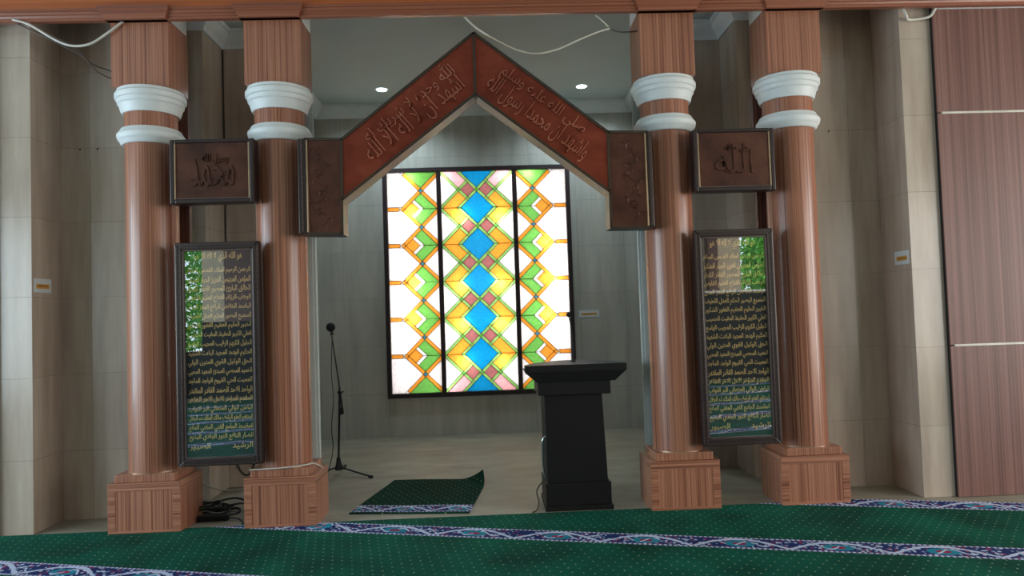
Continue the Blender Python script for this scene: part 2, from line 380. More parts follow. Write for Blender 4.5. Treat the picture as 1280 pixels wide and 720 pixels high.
for wll, xs_ in ((wl, (0.13, 0.26)), (wr, (0.02, 0.15))):
    for k in xs_:
        MB().lathe([(0.007, 0), (0.006, 0.004)], n=12).build('wall_plug', M['black_metal'], wll).location = (k+0.02, -0.002, 2.79)
        bpy.data.objects[[o.name for o in wll.children][-1]].rotation_euler = (PI/2, 0, 0)

# ceiling cornice following the walls
def cornice(name, pts, prof):
    # pts: plan path with the room on its right side; prof: (distance from the wall, z)
    b = MB(); P = [Vector((*p, 0)) for p in pts]; rings = []
    for i, p in enumerate(P):
        def nrm(a, c): d = (c-a).normalized(); return Vector((d.y, -d.x, 0))
        if i == 0: o = nrm(P[0], P[1])
        elif i == len(P)-1: o = nrm(P[-2], P[-1])
        else:
            n1, n2 = nrm(P[i-1], p), nrm(p, P[i+1]); o = (n1+n2)/(1+n1.dot(n2))
        rings.append([(p.x+o.x*d, p.y+o.y*d, z) for d, z in prof])
    n = len(prof)
    for rg in rings: b.v += rg
    for i in range(len(rings)-1):
        for k in range(n-1): b.f.append((i*n+k, (i+1)*n+k, (i+1)*n+k+1, i*n+k+1))
    b.f.append(tuple(range(n))); b.f.append(tuple(range(len(b.v)-1, len(b.v)-n-1, -1)))
    return struct(b.build(name, M['plaster'], smooth=30))
cornice('trim_1', [(-3.035, 0.465), (-2.5, 0.465), (-2.5, 0.89), (SW[0], 0.89), (SW[0], 1.32), (NB[0], 1.32), (NB[0], BY), (NB[1], BY), (NB[1], 1.32), (SW[1], 1.32), (SW[1], 0.89), (2.75, 0.89), (2.75, 0.465), (3.30, 0.465)],
        [(0, 3.87), (0.016, 3.87), (0.02, 3.885), (0.035, 3.905), (0.06, 3.925), (0.085, 3.955), (0.095, 3.985), (0.11, 3.99), (0.115, 4.019), (0, 4.019)])

# wood clad wall either side of the arcade
def clad(name, x0, x1, yf):
    w = struct(MB().box(x0, x1, yf+0.012, yf+0.2, 0, 4.5).build(name, M['wainscot']))
    edges = [0.0, 1.095, 2.805, 4.5]
    for z0, z1 in zip(edges, edges[1:]):
        n = 3; step = (x1-x0)/n
        for k in range(n): MB().box(x0+k*step+0.0005, x0+(k+1)*step-0.0005, yf, yf+0.014, z0+0.004, z1-0.004).build('wood_panel', M['wood_wall'], w)
    for z in edges[1:3]: MB().box(x0+0.03, x1, yf-0.004, yf+0.01, z-0.008, z+0.008).build('joint_strip', M['white_pipe'], w, bevel=0.002)
    return w
clad('wall_right', 3.535, 7.0, 0.05)
clad('wall_left', -7.0, -3.27, 0.08)

# hall behind the camera
def wall_open(name, a, b, fixed, axis, z1, holes, mat, t=0.15):
    """vertical wall with rectangular holes; runs along axis from a to b"""
    m = MB(); cuts = sorted(set([a, b]+[h for hh in holes for h in hh[:2]]))
    for c0, c1 in zip(cuts, cuts[1:]):
        zs = [(0, z1)]
        for h in holes:
            if h[0] <= c0 and h[1] >= c1: zs = [(0, h[2]), (h[3], z1)]
        for z0, z2 in zs:
            if z2-z0 > 0.01:
                if axis == 'x': m.box(c0, c1, fixed, fixed+t, z0, z2)
                else: m.box(fixed, fixed+t, c0, c1, z0, z2)
    return struct(m.build(name, mat))
wall_open('wall_hall_left', -9.2, 0.3, -7.15, 'y', 4.5, [(-6.8, -5.3, 0.4, 3.05), (-4.9, -3.1, 0.4, 3.05), (-2.7, -0.5, 0.4, 3.05)], M['concrete'])
wall_open('wall_hall_right', -9.2, 0.3, 7.0, 'y', 4.5, [(-7.1, -5.3, 0.4, 3.05), (-4.9, -3.1, 0.4, 3.05), (-2.7, -0.8, 0.4, 3.05)], M['concrete'])
rear = wall_open('wall_rear', -7.15, 7.15, -9.2, 'x', 4.5, [(-6.9, -5.36, 0.9, 3.7), (5.26, 6.9, 1.75, 3.7)], M['concrete'])
MB().box(-5.36, 4.2, -9.05, -9.0, 0, 1.46).build('wainscot', M['wainscot'], rear)
MB().box(-7.0, -5.36, -9.05, -9.0, 0, 0.9).build('wainscot', M['wainscot'], rear)
MB().box(4.2, 7.0, -9.05, -9.0, 0, 1.72).build('wainscot', M['wainscot'], rear)
MB().box(4.2, 7.0, -9.05, -8.98, 1.72, 1.76).build('cap_rail', M['plaster'], rear)
MB().box(-4.85, -4.2, -9.05, -8.8, 1.46, 4.5).build('pilaster', M['wood_dark'], rear)
MB().box(4.55, 4.75, -9.05, -8.85, 1.76, 4.5).build('pilaster', M['wood_dark'], rear)

# ------------------------------------------------------------------ stained glass window
win = MB()
FR = 0.052
win.box(WX0, WX1, 3.565, 3.66, WZ1-FR, WZ1); win.box(WX0, WX1, 3.565, 3.66, WZ0, WZ0+FR)
win.box(WX0, WX0+FR, 3.565, 3.66, WZ0+FR, WZ1-FR); win.box(WX1-FR, WX1, 3.565, 3.66, WZ0+FR, WZ1-FR)
MU = 0.052; gx0, gx1 = WX0+FR, WX1-FR; PW = 0.600
m1, m2 = gx0+PW, gx1-PW
win.box(m1, m1+MU, 3.570, 3.655, WZ0+FR, WZ1-FR); win.box(m2-MU, m2, 3.570, 3.655, WZ0+FR, WZ1-FR)
window = struct(win.build('window_1', M['window_frame'], bevel=0.004))
gz0, gz1 = WZ0+FR, WZ1-FR; P = (gz1-gz0)/6; s2 = P/2
def clip(hps, x0, x1, z0, z1, inset):
    poly = [(x0+inset, z0+inset), (x1-inset, z0+inset), (x1-inset, z1-inset), (x0+inset, z1-inset)]
    for a, b, c in hps:                      # keep a x + b z <= c
        c -= inset*math.hypot(a, b); out = []
        for i in range(len(poly)):
            p, q = poly[i], poly[(i+1) % len(poly)]
            dp, dq = a*p[0]+b*p[1]-c, a*q[0]+b*q[1]-c
            if dp <= 0: out.append(p)
            if dp*dq < 0: t = dp/(dp-dq); out.append((p[0]+(q[0]-p[0])*t, p[1]+(q[1]-p[1])*t))
        poly = out
        if len(poly) < 3: return None
    ar = sum(poly[i][0]*poly[(i+1) % len(poly)][1]-poly[(i+1) % len(poly)][0]*poly[i][1] for i in range(len(poly)))/2
    return poly if ar > 2e-5 else None
GY0, GY1 = 3.606, 3.612
class Panel:
    def __init__(s, x0, x1):
        s.x0, s.x1 = x0, x1; s.lead = MB(); s.pieces = []; s.stuff = {}
    def piece(s, name, mat, hps, joined=False):
        full = clip(hps, s.x0, s.x1, gz0, gz1, 0); ins = clip(hps, s.x0, s.x1, gz0, gz1, 0.0018)
        if not full or not ins: return
        for i in range(len(full)):
            a, b = Vector(full[i]), Vector(full[(i+1) % len(full)]); d = b-a
            if d.length < 0.004: continue
            n = Vector((-d.y, d.x)).normalized()*0.0022
            s.lead.prism_xz([tuple(a-n), tuple(b-n), tuple(b+n), tuple(a+n)], GY0-0.002, GY1+0.002)
        if joined: s.stuff.setdefault(name, (mat, MB()))[1].prism_xz(ins, GY0, GY1)
        else: s.pieces.append((name, mat, ins))
    def finish(s):
        pn = s.lead.build('leaded_panel', M['lead'], window); pn['kind'] = 'stuff'
        def glaze(o):                          # coloured face towards the room, clear body behind it
            o.data.materials.append(M['g_clear'])
            for p in o.data.polygons: p.material_index = 0 if all(abs(o.data.vertices[v].co.y-GY0) < 1e-5 for v in p.vertices) else 1
            return o
        for name, mat, poly in s.pieces: glaze(MB().prism_xz(poly, GY0, GY1).build(name, mat, pn))
        for name, (mat, mb) in s.stuff.items(): glaze(mb.build(name, mat, pn))['kind'] = 'stuff'
def side_panel(x0, x1, mir):
    pn = Panel(x0, x1); w = x1-x0; xn = 0.405; g = 0.030; hb = 0.024
    X0 = x1 if mir else x0; sg = -1 if mir else 1; cx = X0+sg*xn
    # half plane a*p + b*q <= c in cell coordinates (p = sg*(X-cx), q = Z-zc)
    def H(a, b, c, zc): return (a*sg, b, c+a*sg*cx+b*zc)
    for k in range(7):
        zc = gz1-k*P; I = s2-g; t1, t2 = -I+0.88*I, -I+1.16*I
        if 0 < k < 6:
            pn.piece('orange_pane', M['g_orange'], [H(-1, -1, I, zc), H(-1, 1, I, zc), H(1, 1, t1, zc), H(1, -1, t1, zc)])
            pn.piece('white_pane', M['g_white'], [H(-1, -1, -t1, zc), H(1, 1, t2, zc), H(0, -1, 0, zc), H(-1, 1, I, zc)])
            pn.piece('white_pane', M['g_white'], [H(-1, 1, -t1, zc), H(1, -1, t2, zc), H(0, 1, 0, zc), H(-1, -1, I, zc)])
            pn.piece('green_pane', M['g_green'], [H(-1, -1, -t2, zc), H(1, 1, I, zc), H(0, -1, 0, zc), H(-1, 1, I, zc)])
            pn.piece('green_pane', M['g_green'], [H(-1, 1, -t2, zc), H(1, -1, I, zc), H(0, 1, 0, zc), H(-1, -1, I, zc)])
            pn.piece('orange_band', M['g_orange'], [H(1, 1, -s2-g, zc), H(1, -1, -s2-g, zc), H(0, 1, hb, zc), H(0, -1, hb, zc)], True)
            for e_ in (-s2, s2): pn.piece('orange_band', M['g_orange'], [H(1, 1, e_+g, zc), H(-1, -1, -e_+g, zc), H(1, -1, e_+g, zc), H(-1, 1, -e_+g, zc)], True)
        else:
            pn.piece('green_pane', M['g_green'], [H(1, 1, I, zc), H(-1, -1, I, zc), H(1, -1, I, zc), H(-1, 1, I, zc)])
        for a, b in ((1, 1), (-1, -1), (1, -1), (-1, 1)):
            pn.piece('orange_band', M['g_orange'], [H(a, b, s2+g, zc), H(-a, -b, -I, zc), H(a, -b, I, zc), H(-a, b, I, zc)], True)
    for k in range(6):
        zn = gz1-(k+0.5)*P; e0 = hb if k > 0 else 0; e1 = hb if k < 5 else 0
        pn.piece('white_pane', M['g_white'], [H(1, 1, -g, zn), H(1, -1, -g, zn), H(0, 1, s2-e0, zn), H(0, -1, s2-e1, zn)])
        pn.piece('white_pane', M['g_white'], [H(-1, -1, -g, zn), H(-1, 1, -g, zn)])
        pn.piece('blue_node', M['g_node'], [H(1, 1, g, zn), H(-1, -1, g, zn), H(1, -1, g, zn), H(-1, 1, g, zn)], True)
    pn.finish()
def middle_panel(x0, x1):
    pn = Panel(x0, x1); cx = (x0+x1)/2; g = 0.0245; s = s2
    for k in range(6):
        zn = gz1-(k+0.5)*P
        for sx in (1, -1):
            def H(a, b, c): return (a*sx, b, c+a*sx*cx+b*zn)
            pn.piece('mauve_pane', M['g_mauve'], [H(-1, 1, -g), H(-1, -1, -g), H(1, 1, s-g), H(1, -1, s-g)])
            pn.piece('white_pane', M['g_white'], [H(-1, 1, -s-g), H(-1, -1, -s-g)])
            pn.piece('green_node', M['g_green'], [H(1, 1, s+g), H(-1, -1, -s+g), H(1, -1, s+g), H(-1, 1, -s+g)], True)
            for sz in (1, -1):
                def Q(a, b, c): return (a*sx, b*sz, c+a*sx*cx+b*sz*zn)
                pink = (k == 0 and sz == 1) or (k == 5 and sz == -1)
                pn.piece('pink_pane' if pink else 'orange_pane', M['g_pink' if pink else 'g_orange'], [Q(-1, 1, -g), Q(1, -1, s-g), Q(-1, -1, -s-g), Q(0, 1, s)])
                pn.piece('green_band', M['g_lime'], [Q(1, -1, g), Q(-1, 1, g), Q(-1, -1, -g), Q(1, 1, s-g)], True)
                pn.piece('green_band', M['g_lime'], [Q(1, -1, g), Q(-1, 1, g), Q(-1, -1, -s+g), Q(1, 1, s+g)], True)
                pn.piece('green_band', M['g_lime'], [Q(1, -1, g), Q(-1, 1, g), Q(-1, -1, -s-g), Q(0, 1, s)], True)
                pn.piece('green_band', M['g_lime'], [Q(1, 1, s+g), Q(-1, -1, -s+g), Q(-1, 1, -g), Q(1, -1, s-g)], True)
                pn.piece('green_band', M['g_lime'], [Q(1, -1, s+g), Q(-1, 1, -s+g), Q(-1, -1, -s-g), Q(0, 1, s)], True)
        pn.piece('green_node', M['g_green'], [(1, 1, g+cx+zn), (-1, -1, g-cx-zn), (1, -1, g+cx-zn), (-1, 1, g-cx+zn)], True)
    for k in range(7):                        # blue diamonds between the nodes
        zc = gz1-k*P; I = s-g
        pn.piece('blue_pane', M['g_blue'], [(1, 1, I+cx+zc), (-1, -1, I-cx-zc), (1, -1, I+cx-zc), (-1, 1, I-cx+zc)])
    pn.finish()
side_panel(gx0, m1, False); middle_panel(m1+MU, m2-MU); side_panel(m2, gx1, True)
bx = MB(); bx.box(WX0-0.05, WX1+0.05, 4.3, 4.32, WZ0-0.1, WZ1+0.1)
bx.box(WX0-0.05, WX0, 3.73, 4.3, WZ0-0.1, WZ1+0.1); bx.box(WX1, WX1+0.05, 3.73, 4.3, WZ0-0.1, WZ1+0.1)
bx.box(WX0-0.05, WX1+0.05, 3.73, 4.3, WZ1+0.05, WZ1+0.1); bx.box(WX0-0.05, WX1+0.05, 3.73, 4.3, WZ0-0.1, WZ0-0.05)
bx.build('added_backlight_box', M['added_backlight_box'], window)  # unseen white box added behind the panes to spread their backlight

# ------------------------------------------------------------------ columns of the arcade
COLX = (-2.2208, -1.2958, 1.54, 2.4715)
def ring(prof): return [(a, z) for a, z in prof]
def make_column(label, x, brown_rear, inner):
    t = thing('column', label, 'column', (x, 0, 0), 'wood clad columns of the arcade')
    hw = 0.2464; d = 0.378
    b = MB().box(-hw+0.004, hw-0.004, 0.004, d-0.004, 0, 0.348).build('base_block', M['wood_z'], t)
    # cladding strips round the block: grain across on the posts, along on the rails
    fs = 0.052
    for x0, x1 in ((-hw, -hw+fs), (hw-fs, hw)): MB().box(x0, x1, 0, 0.01, 0.028, 0.30).build('corner_strip', M['wood_x'], t, bevel=0.0015)
    MB().box(-hw, hw, 0, 0.01, 0.0, 0.028).build('bottom_rail', M['wood_x'], t, bevel=0.0015)
    MB().box(-hw, hw, -0.002, 0.012, 0.30, 0.3525).build('top_rail', M['wood_x'], t, bevel=0.002)
    for sx in (-1, 1):
        MB().box(*sorted((sx*hw, sx*(hw-0.01))), 0.01, d, 0.30, 0.3525).build('side_rail', M['wood_y'], t, bevel=0.002)
        MB().box(*sorted((sx*hw, sx*(hw-0.01))), 0.01, d, 0.0, 0.30).build('side_board', M['wood_z'], t, bevel=0.002)
    MB().box(-hw+0.01, hw-0.01, 0.012, d, 0.345, 0.352).build('block_top', M['wood_x'], t)
    hp = 0.205
    b = MB(); b.box(-hp, hp, 0.012, d-0.01, 0.352, 0.408); b.build('plinth', M['wood_z'], t, bevel=0.006)
    cy = 0.19; rr = 0.176
    MB().lathe([(rr, 0.408), (rr, 2.73)], 0, cy, 64).build('shaft', M['wood_z'], t, smooth=30)
    MB().lathe([(rr+0.003, 0.408), (rr+0.003, 0.413)], 0, cy, 64).build('foot_band', M['inner_trim'], t, smooth=30)
    MB().lathe([(rr+0.002, 2.80), (rr+0.002, 2.96)], 0, cy, 64).build('neck', M['wood_z'], t, smooth=30)
    MB().lathe([(rr, 2.722), (0.192, 2.722), (0.203, 2.733), (0.208, 2.748), (0.212, 2.752), (0.222, 2.765), (0.227, 2.785), (0.226, 2.797), (0.218, 2.805), (0.214, 2.812), (0.208, 2.822), (0.200, 2.836), (rr, 2.84)], 0, cy, 64).build('ring_moulding', M['plaster'], t, smooth=35)
    MB().lathe([(rr, 2.945), (0.190, 2.945), (0.196, 2.957), (0.202, 2.975), (0.210, 3.005), (0.214, 3.012), (0.221, 3.018), (0.225, 3.045), (0.233, 3.05), (0.237, 3.056), (0.238, 3.085), (0.232, 3.094), (0.225, 3.099), (0.222, 3.118)], 0, cy, 64).build('capital_moulding', M['plaster'], t, smooth=35)
    ha = 0.1984
    MB().box(-ha, ha, 0.024, 0.355, 3.1186, 3.60).build('capital_block', M['wood_z'], t, bevel=0.002)
    MB().box(-ha+0.004, ha-0.004, 0.028, 0.351, 3.60, 4.02).build('upper_pier', M['plaster'], t)
    MB().box(-ha+0.02, ha-0.02, 0.33, 0.384, 0.0, 3.1186).build('rear_pier', M['wood_dark'] if brown_rear else M['pier_paint'], t)
    MB().box(-ha, ha, 0.34, 0.384, 0.352, 3.1186).build('rear_board', M['wood_dark'] if brown_rear else M['pier_paint'], t)
    # crown moulding breaking forward round the head of the block
    prof = [(0.0, 3.575), (0.012, 3.575), (0.014, 3.59), (0.022, 3.60), (0.04, 3.625), (0.046, 3.63), (0.046, 3.66)]
    m = MB(); n = len(prof)
    for (o, z) in prof: m.v += [(-ha-o, 0.05, z), (-ha-o, 0.024-o-0.055, z), (ha+o, 0.024-o-0.055, z), (ha+o, 0.05, z)]
    for k in range(n-1):
        for j in range(3): m.f.append((k*4+j, k*4+j+1, (k+1)*4+j+1, (k+1)*4+j))
    m.f.append((0, 1, 2, 3)); m.f.append(tuple((n-1)*4+j for j in (3, 2, 1, 0)))
    m.build('crown_moulding', M['mould_wood'], t)
    return t
make_column('reddish wood-look round column at far left, left of the left text frame', COLX[0], True, 1)
make_column('wood-look round column right of the left text frame, under the arch\'s left foot', COLX[1], False, 1)
make_column('wood-look round column behind the lectern\'s right side, under the arch\'s right foot', COLX[2], False, -1)
make_column('wood-look round column at far right, right of the right text frame', COLX[3], True, -1)

# beam over the columns
beam = thing('header_beam', 'long orange-brown wooden beam with stepped moulding resting on the four columns', 'beam', (0, 0, 3.575))
MB().box(-7, 7, -0.035, 0.018, 0.07, 0.9).build('fascia_board', M['beam_wood'], beam)
pf = [(0.018, 0.0), (-0.018, 0.0), (-0.020, 0.018), (-0.028, 0.020), (-0.034, 0.034), (-0.042, 0.038), (-0.046, 0.054), (-0.056, 0.058), (-0.058, 0.072), (0.018, 0.072)]
m = MB(); n = len(pf)
for x in (-7, 7): m.v += [(x, y, z) for y, z in pf]
m.f += [(k, (k+1) % n, n+(k+1) % n, n+k) for k in range(n)]+[tuple(range(n)), tuple(range(2*n-1, n-1, -1))]
m.build('moulding', M['mould_wood'], beam)

# ------------------------------------------------------------------ Arabic lettering (Blender's own font; letters joined here)
FORMS = {}
for cp in range(0xFE70, 0xFEFD):
    dec = unicodedata.decomposition(chr(cp)).split()
    if len(dec) >= 2 and dec[0] in ('<isolated>', '<final>', '<initial>', '<medial>'):
        FORMS[(tuple(int(q, 16) for q in dec[1:]), dec[0][1:-1])] = chr(cp)
def shape(text):
    out = []; letters = [ord(ch) for ch in text]; i = 0; items = []
    while i < len(letters):
        if letters[i] == 0x644 and i+1 < len(letters) and letters[i+1] in (0x627, 0x623, 0x625, 0x622): items.append((0x644, letters[i+1])); i += 2
        else: items.append((letters[i],)); i += 1
    def joins_next(it): return (it, 'initial') in FORMS
    def joins_prev(it): return (it, 'final') in FORMS
    for k, it in enumerate(items):
        pv = k > 0 and joins_next(items[k-1]) and joins_prev(it); nx = k+1 < len(items) and joins_next(it) and joins_prev(items[k+1])
        fm = 'medial' if pv and nx else 'final' if pv else 'initial' if nx else 'isolated'
        out.append(FORMS.get((it, fm)) or FORMS.get((it, 'isolated')) or ''.join(chr(q) for q in it))
    return ''.join(reversed(out))
def text_mesh(text, width=None, height=None, extrude=0.0, bevel=0.0, res=1, fat=0.0):
    cu = bpy.data.curves.new('lettering', 'FONT'); cu.body = text; cu.resolution_u = res; cu.extrude = extrude; cu.bevel_depth = bevel; cu.bevel_resolution = 1; cu.offset = fat
    o = bpy.data.objects.new('lettering', cu); C.objects.link(o); bpy.context.view_layer.update()
    me = bpy.data.meshes.new_from_object(o.evaluated_get(bpy.context.evaluated_depsgraph_get()))
    bpy.data.objects.remove(o); bpy.data.curves.remove(cu)
    xs = [v.co.x for v in me.vertices]; ys = [v.co.y for v in me.vertices]
    cx, cy = (min(xs)+max(xs))/2, (min(ys)+max(ys))/2; sx = width/(max(xs)-min(xs)) if width else 1; sy = height/(max(ys)-min(ys)) if height else sx
    for v in me.vertices: v.co = ((v.co.x-cx)*sx, (v.co.y-cy)*sy, v.co.z)
    return me
def put_text(name, me, mat, parent, loc, ang=0.0):
    me.materials.clear(); me.materials.append(mat)
    o = link(name, me, parent, 0, loc); o.rotation_euler = (PI/2, 0, 0) if not ang else (Matrix.Rotation(-ang, 3, 'Y') @ Matrix.Rotation(PI/2, 3, 'X')).to_euler(); return o

# ------------------------------------------------------------------ pointed arch
def pt(x, z): return (x, z)
arch = thing('pointed_arch', 'pointed reddish copper arch with embossed Arabic calligraphy between the two inner columns', 'arch', (0, -0.08, 0))
k = (4.9105/4.9905)
def s_(x, z): return (0.1789+(x-0.1789)*k, 1.4293+(z-1.4293)*k)          # measured at y = 0, built at y = -0.08
A = dict(lo0=s_(-1.077, 2.036), lo1=s_(-0.822, 2.03), lt0=s_(-1.077, 2.712), lt1=s_(-0.815, 2.704), ap=s_(0.141, 3.450), ai=s_(0.140, 3.002), li=s_(-0.819, 2.270),
         rt0=s_(1.079, 2.712), rt1=s_(1.366, 2.704), ro0=s_(1.076, 2.020), ro1=s_(1.362, 2.014), ri=s_(1.078, 2.276))
D = 0.20
def slab(name, poly, mat, y0, y1, bevel=0): return MB().prism_xz(poly, y0, y1).build(name, mat, arch, bevel=bevel)
slab('relief_panel', [A['li'], A['ai'], A['ap'], A['lt1']], M['copper_red'], 0.0, 0.02)
slab('relief_panel', [A['ai'], A['ri'], A['rt0'], A['ap']], M['copper_red'], 0.0, 0.02)
slab('foot_panel', [A['lo0'], A['lo1'], A['lt1'], A['lt0']], M['copper_brown'], 0.0, 0.02)
slab('foot_panel', [A['ro0'], A['ro1'], A['rt1'], A['rt0']], M['copper_brown'], 0.0, 0.02)
# box behind the panels
outline = [A['lo0'], A['lo1'], A['li'], A['ai'], A['ri'], A['ro0'], A['ro1'], A['rt1'], A['rt0'], A['ap'], A['lt1'], A['lt0']]
def strip_along(name, a, b, w, y0, y1, mat, side):
    a, b = Vector(a), Vector(b); d = (b-a).normalized(); n_ = Vector((-d.y, d.x))*w*side
    poly = [tuple(a), tuple(b), tuple(b+n_), tuple(a+n_)]
    return slab(name, poly, mat, y0, y1)
n = len(outline)
for i in range(n):
    a, b = outline[i], outline[(i+1) % n]
    under = i in (0, 1, 2, 3, 4, 5)
    strip_along('soffit_board' if under else 'top_board', a, b, 0.006, 0.0, D, M['brass' if under else 'frame_dark'], 1)
    strip_along('edge_trim', a, b, 0.012, -0.008, 0.004, M['arch_edge'], 1)
    strip_along('edge_bead', a, b, 0.007, -0.006, 0.01, M['frame_dark'], -1)
for a, b in ((A['ai'], A['ap']), (A['li'], A['lt1']), (A['ri'], A['rt0'])):
    a, b = Vector(a), Vector(b); w_ = Vector((0.009, 0))
    slab('joint_bar', [tuple(a-w_), tuple(a+w_), tuple(b+w_), tuple(b-w_)], M['arch_edge'], -0.008, 0.004)
MB().prism_xz([A['lo0'], A['lo1'], A['lt1'], A['lt0']], D-0.01, D).build('back_plate', M['frame_dark'], arch)
MB().prism_xz([A['li'], A['ai'], A['ap'], A['lt1']], D-0.01, D).build('back_plate', M['frame_dark'], arch)
MB().prism_xz([A['ai'], A['ri'], A['rt0'], A['ap']], D-0.01, D).build('back_plate', M['frame_dark'], arch)
MB().prism_xz([A['ro0'], A['ro1'], A['rt1'], A['rt0']], D-0.01, D).build('back_plate', M['frame_dark'], arch)
# dark beaded outer posts against the columns, pale slips inside them
for x0, x1, xi, z0, z1 in ((A['lo0'][0]-0.045, A['lo0'][0]+0.012, A['lo0'][0]+0.018, A['lo0'][1], A['lt0'][1]), (A['ro1'][0]-0.006, A['ro1'][0]+0.028, A['ro1'][0]-0.018, A['ro1'][1], A['rt1'][1])):
    MB().box(x0, x1, -0.014, D-0.02, z0, z1).build('outer_post', M['frame_dark'], arch, bevel=0.006)
    MB().box(xi-0.005, xi+0.005, -0.012, 0.0, z0+0.012, z1-0.012).build('pale_slip', M['inner_trim'], arch, bevel=0.002)
    bd = MB(); zz = z0+0.02
    while zz < z1-0.01: bd.box((x0+x1)/2-0.006, (x0+x1)/2+0.006, -0.020, -0.012, zz, zz+0.010); zz += 0.017
    bd.build('bead_row', M['bead'], arch)['kind'] = 'stuff'
a1 = math.atan2(A['ap'][1]-A['lt1'][1], A['ap'][0]-A['lt1'][0]); a2 = math.atan2(A['rt0'][1]-A['ap'][1], A['rt0'][0]-A['ap'][0])
def mid(*ps): return (sum(p[0] for p in ps)/len(ps), sum(p[1] for p in ps)/len(ps))
cl = mid(A['li'], A['ai'], A['ap'], A['lt1']); cr = mid(A['ai'], A['ri'], A['rt0'], A['ap'])
def on_slope(c, ang, du, dv): return (c[0]+du*math.cos(ang)-dv*math.sin(ang), -0.001, c[1]+du*math.sin(ang)+dv*math.cos(ang))
L1 = text_mesh(shape('اشهد ان لا اله الا الله'), 0.84, 0.17, 0.003, 0.006, 2, 0.0)
L2 = text_mesh(shape('ﷲ وحده لا شريك له'), 0.78, 0.14, 0.003, 0.006, 2, 0.0)
L3 = text_mesh(shape('واشهد ان محمدا رسول الله'), 0.86, 0.17, 0.003, 0.006, 2, 0.0)
L4 = text_mesh(shape('صلى الله عليه وسلم'), 0.72, 0.13, 0.003, 0.006, 2, 0.0)
put_text('calligraphy', L1, M['copper_glints'], arch, on_slope(cl, a1, 0.02, -0.05), a1)
put_text('calligraphy', L2, M['copper_glints'], arch, on_slope(cl, a1, 0.06, 0.075), a1)
put_text('calligraphy', L3, M['copper_glints'], arch, on_slope(cr, a2, 0.0, -0.05), a2)
put_text('calligraphy', L4, M['copper_glints'], arch, on_slope(cr, a2, -0.04, 0.07), a2)
# floral scrolls on the two feet
def scroll(x0, x1, z0, z1, parent, y, seed):
    rnd = random.Random(seed); m = MB(); cx_ = (x0+x1)/2; am = (x1-x0)*0.22; nn = 60
    stem = [(cx_+am*math.sin(j_/nn*PI*6), y, z0+0.05+(z1-z0-0.1)*j_/nn) for j_ in range(nn+1)]
    m.tube(stem, 0.0035, 6)
    for j_ in range(4, nn, 4):
        c = stem[j_]; dr = 1 if (j_//4) % 2 else -1; a0_ = rnd.uniform(-0.5, 0.5); R0 = rnd.uniform(0.022, 0.034)
        m.tube([(c[0]+dr*(R0-R0*(1-q/15)*math.cos(a0_+q*0.36)), y, c[2]+R0*(1-q/15)*math.sin(a0_+q*0.36)) for q in range(13)], [0.002+0.0025*math.sin(q/12*PI) for q in range(13)], 6)
    return m
scroll(A['lo0'][0]+0.03, A['lo0'][0]+0.19, A['lo0'][1], A['lt0'][1], arch, -0.001, 3).build('scroll_ornament', M['copper_brown'], arch, smooth=40)['kind'] = 'stuff'
scroll(A['ro1'][0]-0.20, A['ro1'][0]-0.03, A['ro1'][1], A['rt1'][1], arch, -0.001, 5).build('scroll_ornament', M['copper_brown'], arch, smooth=40)['kind'] = 'stuff'

# ------------------------------------------------------------------ square copper plaques between the columns
def plaque(label, x0, x1, z0, z1, text, tw, th):
    t = thing('copper_plaque', label, 'plaque', (x0, -0.07, z0), 'copper plaques between the columns'); w, h = x1-x0, z1-z0; fw = 0.032
    for q, a in (('frame_side', (0, fw, 0, 0.10, 0, h)), ('frame_side', (w-fw, w, 0, 0.10, 0, h)), ('frame_rail', (fw, w-fw, 0, 0.10, 0, fw)), ('frame_rail', (fw, w-fw, 0, 0.10, h-fw*0.8, h))):
        MB().box(*a).build(q, M['frame_dark'], t, bevel=0.008)
    MB().box(fw, w-fw, 0.012, 0.03, fw, h-fw*0.8).build('relief_plate', M['copper_brown'], t)
    for q in (fw+0.004, w-fw-0.004): MB().box(q-0.004, q+0.004, 0.002, 0.014, fw, h-fw*0.8).build('pale_slip', M['inner_trim'], t, bevel=0.0015)
    MB().box(fw, w-fw, 0.004, 0.014, fw, fw+0.006).build('bottom_slip', M['bead'], t)
    for q, (tx, (dx, dz)) in enumerate(zip(text, ((0, -0.01), (0.02, 0.085)))):
        me = text_mesh(shape(tx), tw*(1 if q == 0 else 0.6), th*(1 if q == 0 else 0.38), 0.004, 0.004, 2)
        put_text('calligraphy', me, M['copper_brown'], t, (w/2+dx, 0.010, h/2+dz))
    return t
plaque('brown copper plaque between the two left columns, above the left text frame', -1.985, -1.408, 2.262, 2.71, ('محمد', 'رسول الله'), 0.30, 0.20)
plaque('brown copper plaque between the two right columns, above the right text frame', 1.672, 2.255, 2.248, 2.695, ('الله', 'جل جلاله'), 0.28, 0.17)

